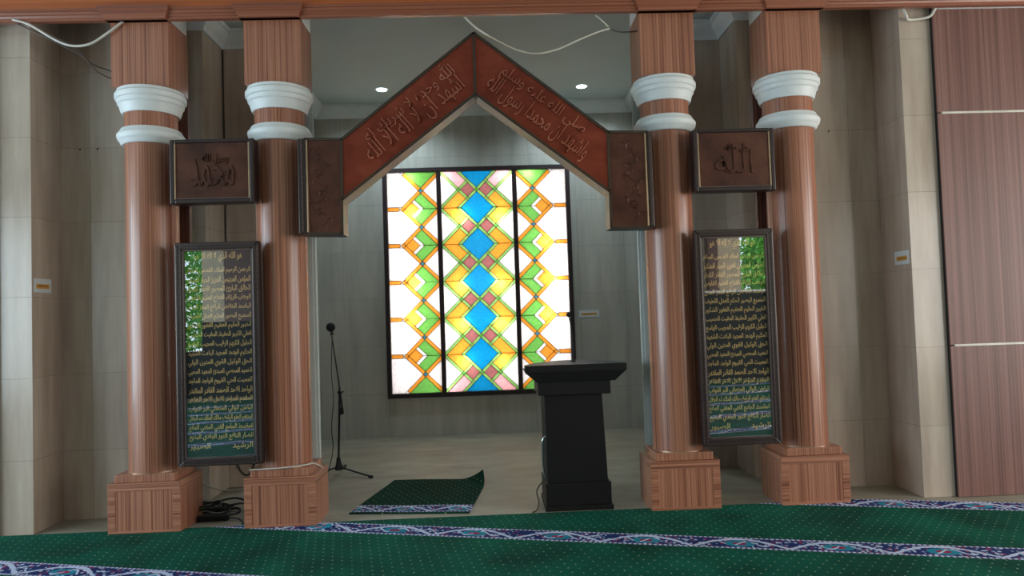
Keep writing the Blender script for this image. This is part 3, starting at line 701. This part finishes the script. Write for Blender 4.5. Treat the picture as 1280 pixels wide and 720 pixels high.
# ------------------------------------------------------------------ framed gold writing on dark green boards
NAMES = ['الرحمن', 'الرحيم', 'الملك', 'القدوس', 'السلام', 'المؤمن', 'المهيمن', 'العزيز', 'الجبار', 'المتكبر', 'الخالق', 'البارئ', 'المصور', 'الغفار', 'القهار', 'الوهاب', 'الرزاق', 'الفتاح', 'العليم', 'القابض',
         'الباسط', 'الخافض', 'الرافع', 'المعز', 'المذل', 'السميع', 'البصير', 'الحكم', 'العدل', 'اللطيف', 'الخبير', 'الحليم', 'العظيم', 'الغفور', 'الشكور', 'العلي', 'الكبير', 'الحفيظ', 'المقيت', 'الحسيب',
         'الجليل', 'الكريم', 'الرقيب', 'المجيب', 'الواسع', 'الحكيم', 'الودود', 'المجيد', 'الباعث', 'الشهيد', 'الحق', 'الوكيل', 'القوي', 'المتين', 'الولي', 'الحميد', 'المحصي', 'المبدئ', 'المعيد', 'المحيي',
         'المميت', 'الحي', 'القيوم', 'الواجد', 'الماجد', 'الواحد', 'الاحد', 'الصمد', 'القادر', 'المقتدر', 'المقدم', 'المؤخر', 'الاول', 'الاخر', 'الظاهر', 'الباطن', 'الوالي', 'المتعالي', 'البر', 'التواب',
         'المنتقم', 'العفو', 'الرؤوف', 'مالك الملك', 'ذو الجلال', 'المقسط', 'الجامع', 'الغني', 'المغني', 'المانع', 'الضار', 'النافع', 'النور', 'الهادي', 'البديع', 'الباقي', 'الوارث']
rows = [NAMES[i:i+5] for i in range(0, 95, 5)]
_rowmesh = []
for i, rw in enumerate(['هو الله الذي لا اله الا هو']+[' '.join(q) for q in rows]):
    _rowmesh.append(text_mesh(shape(rw), 0.33 if i == 0 else 0.435, 0.075 if i == 0 else 0.053, 0.0008, 0, 1, 0.02))
_last = [text_mesh(shape(q), 0.14, 0.05, 0.0008, 0, 1, 0.02) for q in ('الرشيد', 'الصبور')]
def text_frame(label, x0, x1, z0, z1):
    t = thing('text_frame', label, 'framed text', (x0, -0.06, z0), 'framed gold writing between the columns'); w, h = x1-x0, z1-z0; fw = 0.05
    def mitre(name, poly, y0, y1, mat): MB().prism_xz(poly, y0, y1).build(name, mat, t, bevel=0.006)
    mitre('frame_side', [(0, 0), (fw, fw), (fw, h-fw), (0, h)], 0, 0.05, M['frame_dark'])
    mitre('frame_side', [(w, 0), (w, h), (w-fw, h-fw), (w-fw, fw)], 0, 0.05, M['frame_dark'])
    mitre('frame_rail', [(0, 0), (w, 0), (w-fw, fw), (fw, fw)], 0, 0.05, M['frame_dark'])
    mitre('frame_rail', [(0, h), (fw, h-fw), (w-fw, h-fw), (w, h)], 0, 0.05, M['frame_dark'])
    bd = MB(); q = 0.012
    for zz in [0.02+i*0.016 for i in range(int((h-0.04)/0.016))]:
        for xx in (0.012, fw-0.012, w-0.012, w-fw+0.012): bd.box(xx-0.004, xx+0.004, -0.004, 0.004, zz, zz+0.009)
    for xx in [0.02+i*0.016 for i in range(int((w-0.04)/0.016))]:
        for zz in (0.012, h-0.012): bd.box(xx, xx+0.009, -0.004, 0.004, zz-0.003, zz+0.003)
    bd.build('bead_row', M['bead'], t)['kind'] = 'stuff'
    sl = MB()
    for a in ((fw, fw+0.008, fw, h-fw), (w-fw-0.008, w-fw, fw, h-fw)): sl.box(a[0], a[1], 0.004, 0.02, a[2], a[3])
    for a in ((fw, fw+0.008), (h-fw-0.008, h-fw)): sl.box(fw, w-fw, 0.004, 0.02, a[0], a[1])
    sl.build('inner_slip', M['bead'], t)
    MB().box(fw-0.005, w-fw+0.005, 0.030, 0.045, fw-0.005, h-fw+0.005).build('board', M['board'], t)
    top = h-0.125; dz = (h-0.125-0.135)/20.0
    for i, me in enumerate(_rowmesh):
        zz = top+0.022 if i == 0 else top-0.02-(i)*dz+0.012
        o = put_text('text_line', me, M['gold'], t, (w/2, 0.027, zz))
    for me, dx_ in zip(_last, (0.145, -0.145)): put_text('text_line', me, M['gold'], t, (w/2+dx_, 0.027, top-0.008-20*dz))
    MB().box(fw-0.004, w-fw+0.004, 0.016, 0.019, fw-0.004, h-fw+0.004).build('glass', M['picture_glass'], t)
    return t
ks = 4.93/4.9905
def fz(v): return 1.4293+(v-1.4293)*ks
def fx(v): return 0.1789+(v-0.1789)*ks
text_frame('tall dark frame of gold Arabic lines between the two left columns', fx(-1.99), fx(-1.408), fz(0.449), fz(2.0))
text_frame('tall dark frame of gold Arabic lines between the two right columns', fx(1.671), fx(2.243), fz(0.447), fz(1.985))

# ------------------------------------------------------------------ carpets
TH = math.atan2(-1.114, 4.15); ca, sa = math.cos(TH), math.sin(TH)     # direction of the carpet runs
O0 = Vector((-0.987, 0.067))
RUN = 1.0
def carpet_run(k, label, wrinkle=False):
    """one long run: its patterned border lies along its far edge"""
    ox, oy = O0.x+sa*RUN*k*1.0, O0.y-ca*RUN*k*1.0
    t = thing('carpet_run', label, 'carpet', (ox, oy, 0.0), 'green carpet runs', TH)
    def clip_room(poly):
        for a, b_, c in ((0, 1, 0.075), (0.12, 1, 0.072+0.12*3.3), (1, 0, 6.95), (-1, 0, 6.95), (0, -1, 8.7)):
            out = []
            for i in range(len(poly)):
                p, q = poly[i], poly[(i+1) % len(poly)]
                W_ = lambda t_: a*(ox+ca*t_[0]-sa*t_[1])+b_*(oy+sa*t_[0]+ca*t_[1])-c
                wp, wq = W_(p), W_(q)
                if wp <= 0: out.append(p)
                if wp*wq < 0: tt = wp/(wp-wq); out.append((p[0]+(q[0]-p[0])*tt, p[1]+(q[1]-p[1])*tt))
            poly = out
        return poly
    bodyp = clip_room([(-12, -RUN+0.006), (12, -RUN+0.006), (12, -0.202), (-12, -0.202)])
    MB().prism_xy(bodyp, 0.0, 0.012).build('pile', M['carpet'], t)
    bp = clip_room([(-12, -0.20), (12, -0.20), (12, 0), (-12, 0)])
    b = MB().prism_xy(bp, 0.0, 0.0125); b.v = [(x, y+0.20, z) for x, y, z in b.v]
    o = b.build('border', M['border'], t); o.location = (0, -0.20, 0)
    return t
carpet_run(-1, 'green dotted carpet run touching the lectern and the right column bases')
_run0 = carpet_run(0, 'green dotted carpet run in front of the arch, its border crossing the whole foreground')
fold = MB()
for j_ in range(9):
    t_ = j_/8; q_ = math.sin(PI*t_)
    for i_ in range(9): a_ = PI*i_/8; fold.v.append((0.045-0.05*math.cos(a_)*(0.35+0.65*q_)+0.02*t_, 0.02+0.17*t_, 0.010+0.017*math.sin(a_)*q_))
fold.f = [(j_*9+i_, j_*9+i_+1, (j_+1)*9+i_+1, (j_+1)*9+i_) for j_ in range(8) for i_ in range(8)]
fold.build('raised_fold', M['border'], _run0, smooth=60).location = (0.0, -0.19, 0)
carpet_run(1, 'green dotted carpet run at the bottom left corner, nearest the camera')
for k_ in range(2, 9): carpet_run(k_, 'green dotted carpet run behind the camera, run %s from the picture\'s lower edge' % ('first', 'second', 'third', 'fourth', 'fifth', 'sixth', 'seventh')[k_-2])

# loose prayer mat in the niche, one far corner turned up
mt = thing('prayer_mat', 'small dark green prayer mat on the niche floor with one corner curled up', 'mat', (-0.885, 0.29, 0))
mw, md = 0.0, 0.0
c00, c10, c11, c01 = Vector((0, 0)), Vector((0.885, -0.115)), Vector((1.02, 0.93)), Vector((0.20, 1.02))
def mat_grid(v0, v1, nx=40, ny=30):
    top = []
    for j in range(ny+1):
        for i in range(nx+1):
            a, b = i/nx, v0+(v1-v0)*j/ny; p = (c00*(1-a)+c10*a)*(1-b)+(c01*(1-a)+c11*a)*b
            q = max(0, a+b-1.72)/0.28; z = 0.09*q**1.6; x = p.x-0.04*q*q; y = p.y-0.05*q*q
            top.append((x, y, z+0.008+0.0015*math.sin(a*9+b*5)))
    m = MB(); m.v = top+[(x, y, z-0.0078) for x, y, z in top]; w = nx+1; K = len(top)
    for j in range(ny):
        for i in range(nx):
            a = j*w+i; m.f.append((a, a+1, a+w+1, a+w)); m.f.append((K+a+w, K+a+w+1, K+a+1, K+a))
    for i in range(nx): m.f.append((i, K+i, K+i+1, i+1)); a = ny*w+i; m.f.append((a+1, K+a+1, K+a, a))
    for j in range(ny): a = j*w; m.f.append((a+w, K+a+w, K+a, a)); a = j*w+nx; m.f.append((a, K+a, K+a+w, a+w))
    return m
mat_grid(0.2, 1).build('pile', M['mat'], mt, smooth=50)
mat_grid(0.0, 0.03, 40, 2).build('hem', M['mat'], mt, smooth=50)
g_ = mat_grid(0.03, 0.2, 40, 6); bo = g_.build('border', M['mat_border'], mt, smooth=50)
ab = math.atan2(c10.y, c10.x); R_ = Matrix.Rotation(ab, 4, 'Z'); T_ = Matrix.Translation((0, 0.03, 0))
bo.data.transform((T_ @ R_).inverted()); bo.matrix_local = T_ @ R_

# ------------------------------------------------------------------ lectern
lt = thing('lectern', 'black wooden lectern with a wide overhanging top in front of the right inner column', 'lectern', (0.795, 0.14, 0))
MB().box(-0.244, 0.250, -0.01, 0.42, 0.0, 0.035).build('foot', M['lectern'], lt, bevel=0.004)
MB().box(-0.236, 0.238, 0.0, 0.41, 0.035, 0.195).build('base', M['lectern'], lt, bevel=0.004)
b = MB(); i = 0
b.v += [(-0.222, 0.01, 0.195), (0.218, 0.01, 0.195), (0.218, 0.37, 0.195), (-0.222, 0.37, 0.195), (-0.226, 0.01, 0.832), (0.196, 0.01, 0.832), (0.196, 0.37, 0.832), (-0.226, 0.37, 0.832)]
b.f += [(0, 3, 2, 1), (4, 5, 6, 7), (0, 1, 5, 4), (1, 2, 6, 5), (2, 3, 7, 6), (3, 0, 4, 7)]
b.build('body', M['lectern'], lt, bevel=0.004)
MB().box(-0.272, 0.256, -0.02, 0.40, 0.832, 0.925).build('collar', M['lectern'], lt, bevel=0.004)
def frustum(x0, x1, y0, y1, z0, X0, X1, Y0, Y1, z1):
    b = MB(); b.v += [(x0, y0, z0), (x1, y0, z0), (x1, y1, z0), (x0, y1, z0), (X0, Y0, z1), (X1, Y0, z1), (X1, Y1, z1), (X0, Y1, z1)]
    b.f += [(0, 3, 2, 1), (4, 5, 6, 7), (0, 1, 5, 4), (1, 2, 6, 5), (2, 3, 7, 6), (3, 0, 4, 7)]; return b
frustum(-0.275, 0.29, -0.02, 0.40, 0.925, -0.36, 0.372, -0.04, 0.44, 1.0).build('flared_neck', M['lectern'], lt, bevel=0.003)
tp = [(-0.362, -0.045), (0.374, -0.045), (0.374, 0.05)]+[(0.374-0.736*j/12, 0.05+0.40*math.sin(PI*j/12)**0.8) for j in range(1, 12)]+[(-0.362, 0.05)]
MB().prism_xy(tp, 1.0, 1.052).build('top', M['lectern'], lt, bevel=0.003)
MB().tube(smoothpath([(-0.222, 0.05, 0.53), (-0.245, 0.05, 0.50), (-0.25, 0.05, 0.38), (-0.242, 0.05, 0.27), (-0.222, 0.05, 0.23)]), 0.007, 8).build('side_handle', M['chrome'], lt, smooth=60)['label'] = 'curved chrome handle'
gm = thing('gooseneck_microphone', 'thin black gooseneck microphone rising from the back of the lectern', 'microphone', (0.815, 0.36, 1.052))
MB().lathe([(0.022, 0), (0.020, 0.01), (0.008, 0.016), (0.006, 0.022)], n=20).build('mount', M['black_metal'], gm, smooth=40)
MB().tube(smoothpath([(0, 0, 0.02), (0.002, 0, 0.12), (-0.004, -0.005, 0.24), (-0.022, -0.02, 0.345)]), 0.005, 8).build('gooseneck', M['black_metal'], gm, smooth=60)
MB().ball((-0.024, -0.022, 0.357), 0.019, 10).build('windshield', M['foam'], gm, smooth=60)
cb = MB().tube(smoothpath([(0.555, 0.30, 0.19), (0.50, 0.27, 0.12), (0.51, 0.22, 0.05), (0.49, 0.17, 0.008), (0.455, 0.12, 0.006)]), 0.005, 6).build('power_cable', M['brown_cable'], smooth=60)
tag(cb, 'brown cable hanging from the lectern\'s left side to the floor', 'cable')

# ------------------------------------------------------------------ microphone stand
ms = thing('microphone_stand', 'black tripod microphone stand on the niche floor left of the window', 'microphone stand', (-1.235, 1.62, 0))
MB().lathe([(0.012, 0.05), (0.034, 0.05), (0.036, 0.07), (0.022, 0.12), (0.018, 0.16), (0.012, 0.165)], n=24).build('hub', M['black_metal'], ms, smooth=40)
for ang, ln in ((math.radians(-28), 0.37), (math.radians(92), 0.36), (math.radians(212), 0.36)):
    d = Vector((math.cos(ang), math.sin(ang), 0))
    lg = MB().tube([tuple(d*0.025+Vector((0, 0, 0.075))), tuple(d*ln*0.5+Vector((0, 0, 0.045))), tuple(d*ln+Vector((0, 0, 0.014)))], 0.008, 8).build('leg', M['black_metal'], ms, smooth=60)
    MB().tube([tuple(d*(ln-0.03)+Vector((0, 0, 0.014))), tuple(d*(ln+0.01)+Vector((0, 0, 0.0125)))], 0.012, 8).build('rubber_foot', M['foam'], lg, smooth=60)
MB().tube([(0, 0, 0.12), (0.025, -0.0, 0.79)], 0.010, 12).build('pole', M['black_metal'], ms, smooth=60)
MB().tube([(0.022, 0, 0.55), (0.024, 0, 0.62)], 0.016, 12).build('height_clutch', M['black_metal'], ms, smooth=40)
MB().tube([(0.028, -0.03, 0.76), (0.028, 0.03, 0.76)], 0.018, 14).build('boom_joint', M['black_metal'], ms, smooth=40)
MB().tube([(0.028, 0.0, 0.76), (0.065, 0.0, 0.765)], 0.006, 8).build('wing_screw', M['black_metal'], ms, smooth=40)
MB().tube([(0.05, 0, 0.56), (0.03, 0, 0.76), (-0.035, 0, 1.283)], [0.012, 0.007, 0.006], 10).build('boom', M['black_metal'], ms, smooth=60)
mc = thing('microphone', 'black foam-headed microphone clipped on top of the tripod stand', 'microphone', (-1.27, 1.62, 1.292))
MB().tube([(0.004, 0, 0.0), (-0.002, -0.01, 0.055)], 0.013, 14).build('body', M['black_metal'], mc, smooth=50)
MB().tube([(0.004, 0, -0.006), (0.002, 0, 0.014)], 0.016, 12).build('clip', M['black_metal'], mc, smooth=50)
MB().ball((-0.006, -0.012, 0.070), 0.042, 12).build('windshield', M['foam'], mc, smooth=60)
cb = MB().tube(smoothpath([(-1.262, 1.60, 1.26), (-1.275, 1.59, 0.95), (-1.262, 1.59, 0.7), (-1.285, 1.59, 0.45), (-1.275, 1.58, 0.25), (-1.31, 1.53, 0.06), (-1.36, 1.46, 0.006), (-1.55, 1.3, 0.005)]), 0.0042, 6).build('microphone_cable', M['black_cable'], smooth=60)
tag(cb, 'thin black cable hanging beside the tripod microphone stand', 'cable')

# ------------------------------------------------------------------ downlights
for x, y, lb in ((-0.943, 2.98, 'round recessed ceiling light at the left, above the arch\'s left slope'), (1.34, 3.02, 'round recessed ceiling light at the right, above the arch\'s right slope')):
    t = thing('ceiling_light', lb, 'ceiling light', (x, y, 4.02), 'recessed ceiling lights')
    MB().lathe([(0.056, -0.001), (0.078, -0.004), (0.080, -0.001), (0.080, 0.0)], n=32).build('rim', M['plaster'], t, smooth=40)
    MB().lathe([(0.001, -0.006), (0.056, -0.006), (0.056, -0.002)], n=32).build('lens', M['lamp'], t, smooth=40)
    l = bpy.data.lights.new('ceiling_lamp', 'SPOT'); l.energy = 85; l.spot_size = math.radians(150); l.spot_blend = 0.6; l.color = (0.68, 0.88, 1.0); l.shadow_soft_size = 0.05
    o = bpy.data.objects.new('ceiling_lamp', l); C.objects.link(o); o.parent = t; o.location = (0, 0, -0.02)

# ------------------------------------------------------------------ small wall labels
def label_plate(label, loc, rz, w, h):
    t = thing('wall_label', label, 'label', loc, None, rz)
    MB().box(-w/2, w/2, -0.003, 0, -h/2, h/2).build('card', M['paper'], t)
    MB().box(-w*0.38, w*0.38, -0.0036, -0.003, -h*0.22, h*0.12).build('printed_band', M['orange_ink'], t)
    MB().box(-w*0.28, w*0.28, -0.004, -0.0036, -h*0.06, h*0.0).build('printed_line', M['brown_cable'], t)
label_plate('small white label with orange print on the left wall pier', (-3.035, 0.235, 1.745), PI/2, 0.20, 0.10)
label_plate('small white label with orange print on the right wall pier', (3.30, 0.20, 1.755), -PI/2, 0.18, 0.10)
label_plate('small white label with orange print beside the stained glass window', (1.415, 3.60, 1.402), 0, 0.25, 0.085)

# ------------------------------------------------------------------ cables and conduit
def cable(name, label, pts, rad, mat, cat='cable', n=8):
    return tag(MB().tube(smoothpath(pts, n), rad, 8).build(name, mat, smooth=60), label, cat)
cable('white_cable', 'thick white cable looping under the beam at the top left', [(-3.06, -0.03, 3.59), (-2.95, -0.02, 3.555), (-2.80, 0.0, 3.46), (-2.68, 0.0, 3.41), (-2.55, 0.0, 3.42), (-2.42, 0.0, 3.50), (-2.32, 0.01, 3.585)], 0.0085, M['white_pipe'])
cable('dark_cable', 'dark cable drooping from the white cable to the far left column\'s head, lower one', [(-3.06, 0.01, 3.58), (-2.9, 0.02, 3.50), (-2.75, 0.03, 3.42), (-2.63, 0.06, 3.35), (-2.56, 0.1, 3.26), (-2.46, 0.13, 3.21), (-2.40, 0.15, 3.20)], 0.005, M['brown_cable'])
cable('dark_cable', 'dark cable in a V bend left of the far left column\'s head, upper one', [(-2.90, 0.02, 3.53), (-2.7, 0.05, 3.43), (-2.6, 0.1, 3.32), (-2.5, 0.13, 3.28), (-2.45, 0.14, 3.27), (-2.42, 0.14, 3.32), (-2.40, 0.15, 3.40)], 0.005, M['brown_cable'])
cable('white_cable', 'thin white cable hanging in a curve from the beam over the arch\'s right slope', [(0.08, 0.03, 3.575), (0.16, 0.04, 3.50), (0.30, 0.05, 3.41), (0.46, 0.06, 3.335), (0.60, 0.06, 3.31), (0.75, 0.06, 3.34), (0.90, 0.05, 3.40), (1.05, 0.04, 3.455), (1.13, 0.04, 3.475)], 0.007, M['white_pipe'])
cable('white_cable', 'short white cable end by the knot above the arch\'s right slope', [(1.03, 0.04, 3.575), (1.08, 0.04, 3.53), (1.12, 0.04, 3.49)], 0.005, M['white_pipe'])
cable('dark_cable', 'short dark cable from the knot to the right inner column\'s head', [(1.12, 0.04, 3.478), (1.20, 0.06, 3.46), (1.28, 0.08, 3.465), (1.36, 0.1, 3.48)], 0.005, M['brown_cable'])
cable('conduit', 'white cable conduit bending down round the top of the right wall pier', [(3.30, 0.03, 3.595), (3.325, 0.03, 3.53), (3.36, 0.06, 3.51), (3.45, 0.06, 3.515), (3.52, 0.05, 3.53), (3.555, 0.03, 3.585), (3.60, 0.03, 3.592)], 0.010, M['white_pipe'])
tr = tag(MB().box(3.57, 7.0, 0.025, 0.05, 3.578, 3.597).build('cable_trunking', M['plaster'], bevel=0.002), 'straight white cable trunking along the top of the right wood wall', 'trunking')
cable('white_cable', 'white cable lying over the base of the left inner column', [(-1.50, 0.0, 0.412), (-1.38, -0.002, 0.414), (-1.25, 0.004, 0.418), (-1.12, 0.03, 0.426), (-1.085, 0.10, 0.42), (-1.06, 0.25, 0.36)], 0.005, M['white_pipe'])
cable('white_cable', 'white cable drooping behind the left text frame near the floor', [(-2.03, 0.39, 0.62), (-2.03, 0.42, 0.35), (-1.98, 0.46, 0.22), (-1.85, 0.48, 0.17), (-1.7, 0.46, 0.18), (-1.50, 0.39, 0.24)], 0.006, M['white_pipe'])
cable('black_cable', 'black cable hanging down the wall behind the left text frame', [(-2.07, 1.313, 0.8), (-2.07, 1.313, 0.33), (-2.03, 1.313, 0.16), (-1.96, 1.313, 0.10), (-1.90, 1.313, 0.2), (-1.87, 1.313, 0.6)], 0.006, M['black_cable'])
cable('black_cable', 'thin dark cable running down the inner wall corner behind the two left columns', [(-2.105, 1.30, 3.86), (-2.104, 1.30, 3.0), (-2.107, 1.30, 2.0), (-2.104, 1.30, 1.0), (-2.105, 1.30, 0.3)], 0.006, M['black_cable'])
# tangle on the floor right of the far left base
coil = thing('cable_tangle', 'dark tangle of cables on the floor right of the far left column base', 'cables', (-1.93, 0.42, 0))
rnd = random.Random(11)
for q in range(7):
    pts = []; cx_, cy_ = rnd.uniform(-0.04, 0.06), rnd.uniform(-0.05, 0.12); ra, rb = rnd.uniform(0.09, 0.20), rnd.uniform(0.06, 0.14); z_ = 0.012+0.012*q
    for j in range(19): a = j/18*2*PI*1.02+q; pts.append((cx_+ra*math.cos(a), cy_+rb*math.sin(a), z_+0.01*math.sin(3*a+q)))
    MB().tube(pts, 0.008, 6).build('cable_loop', M['black_cable'], coil, smooth=60)
ad = thing('power_adapter', 'black power adapter on the floor beside the cable tangle', 'adapter', (-1.86, 0.28, 0))
MB().box(-0.11, 0.11, -0.03, 0.03, 0.0, 0.045).build('casing', M['black_metal'], ad, bevel=0.008)
MB().tube(smoothpath([(0.1, 0, 0.02), (0.2, -0.03, 0.008), (0.26, -0.14, 0.006)]), 0.005, 6).build('lead', M['black_cable'], ad, smooth=60)
cable('black_cable', 'black cable running over the floor behind the left text frame', [(-1.66, 0.62, 0.008), (-1.6, 0.75, 0.008), (-1.5, 0.8, 0.008), (-1.3, 0.85, 0.007)], 0.007, M['black_cable'])

# ------------------------------------------------------------------ trees outside the hall (seen mirrored in the picture glass)
def tree(label, x, y, h, rad, seed):
    rnd = random.Random(seed); t = thing('broadleaf_tree', label, 'tree', (x, y, -0.3))
    MB().tube([(0, 0, 0), (0.05, 0.05, h*0.4), (0.0, 0.1, h*0.7)], [0.14, 0.10, 0.05], 8).build('trunk', M['bark'], t, smooth=60)
    m = MB()
    for q in range(6500):
        a, b, c = rnd.gauss(0, 1), rnd.gauss(0, 1), rnd.gauss(0, 1); L = math.sqrt(a*a+b*b+c*c) or 1; rr = rad*rnd.uniform(0.45, 1)
        p = Vector((a/L*rr, b/L*rr, h*0.62+c/L*rr*1.3)); s = rnd.uniform(0.10, 0.2)
        d1 = Vector((rnd.uniform(-1, 1), rnd.uniform(-1, 1), rnd.uniform(-1, 1))).normalized(); d2 = d1.orthogonal().normalized()
        i = len(m.v); m.v += [tuple(p), tuple(p+d1*s*0.5+d2*s*0.3), tuple(p+d1*s), tuple(p+d1*s*0.5-d2*s*0.3)]; m.f.append((i, i+1, i+2, i+3))
    me = bpy.data.meshes.new('foliage'); me.from_pydata(m.v, [], m.f); me.materials.append(M['leaf'])
    link('foliage', me, t)['kind'] = 'stuff'
tree('leafy green tree outside, mirrored in the left text frame\'s glass', -7.3, -11.6, 4.2, 1.9, 2)
tree('leafy green tree outside, mirrored in the right text frame\'s glass', 7.6, -12.4, 4.4, 1.2, 4)
struct(MB().box(-20, 20, -25, -9.2, -0.5, -0.3).build('ground', plain('lawn', (90, 110, 70), 0.9)))
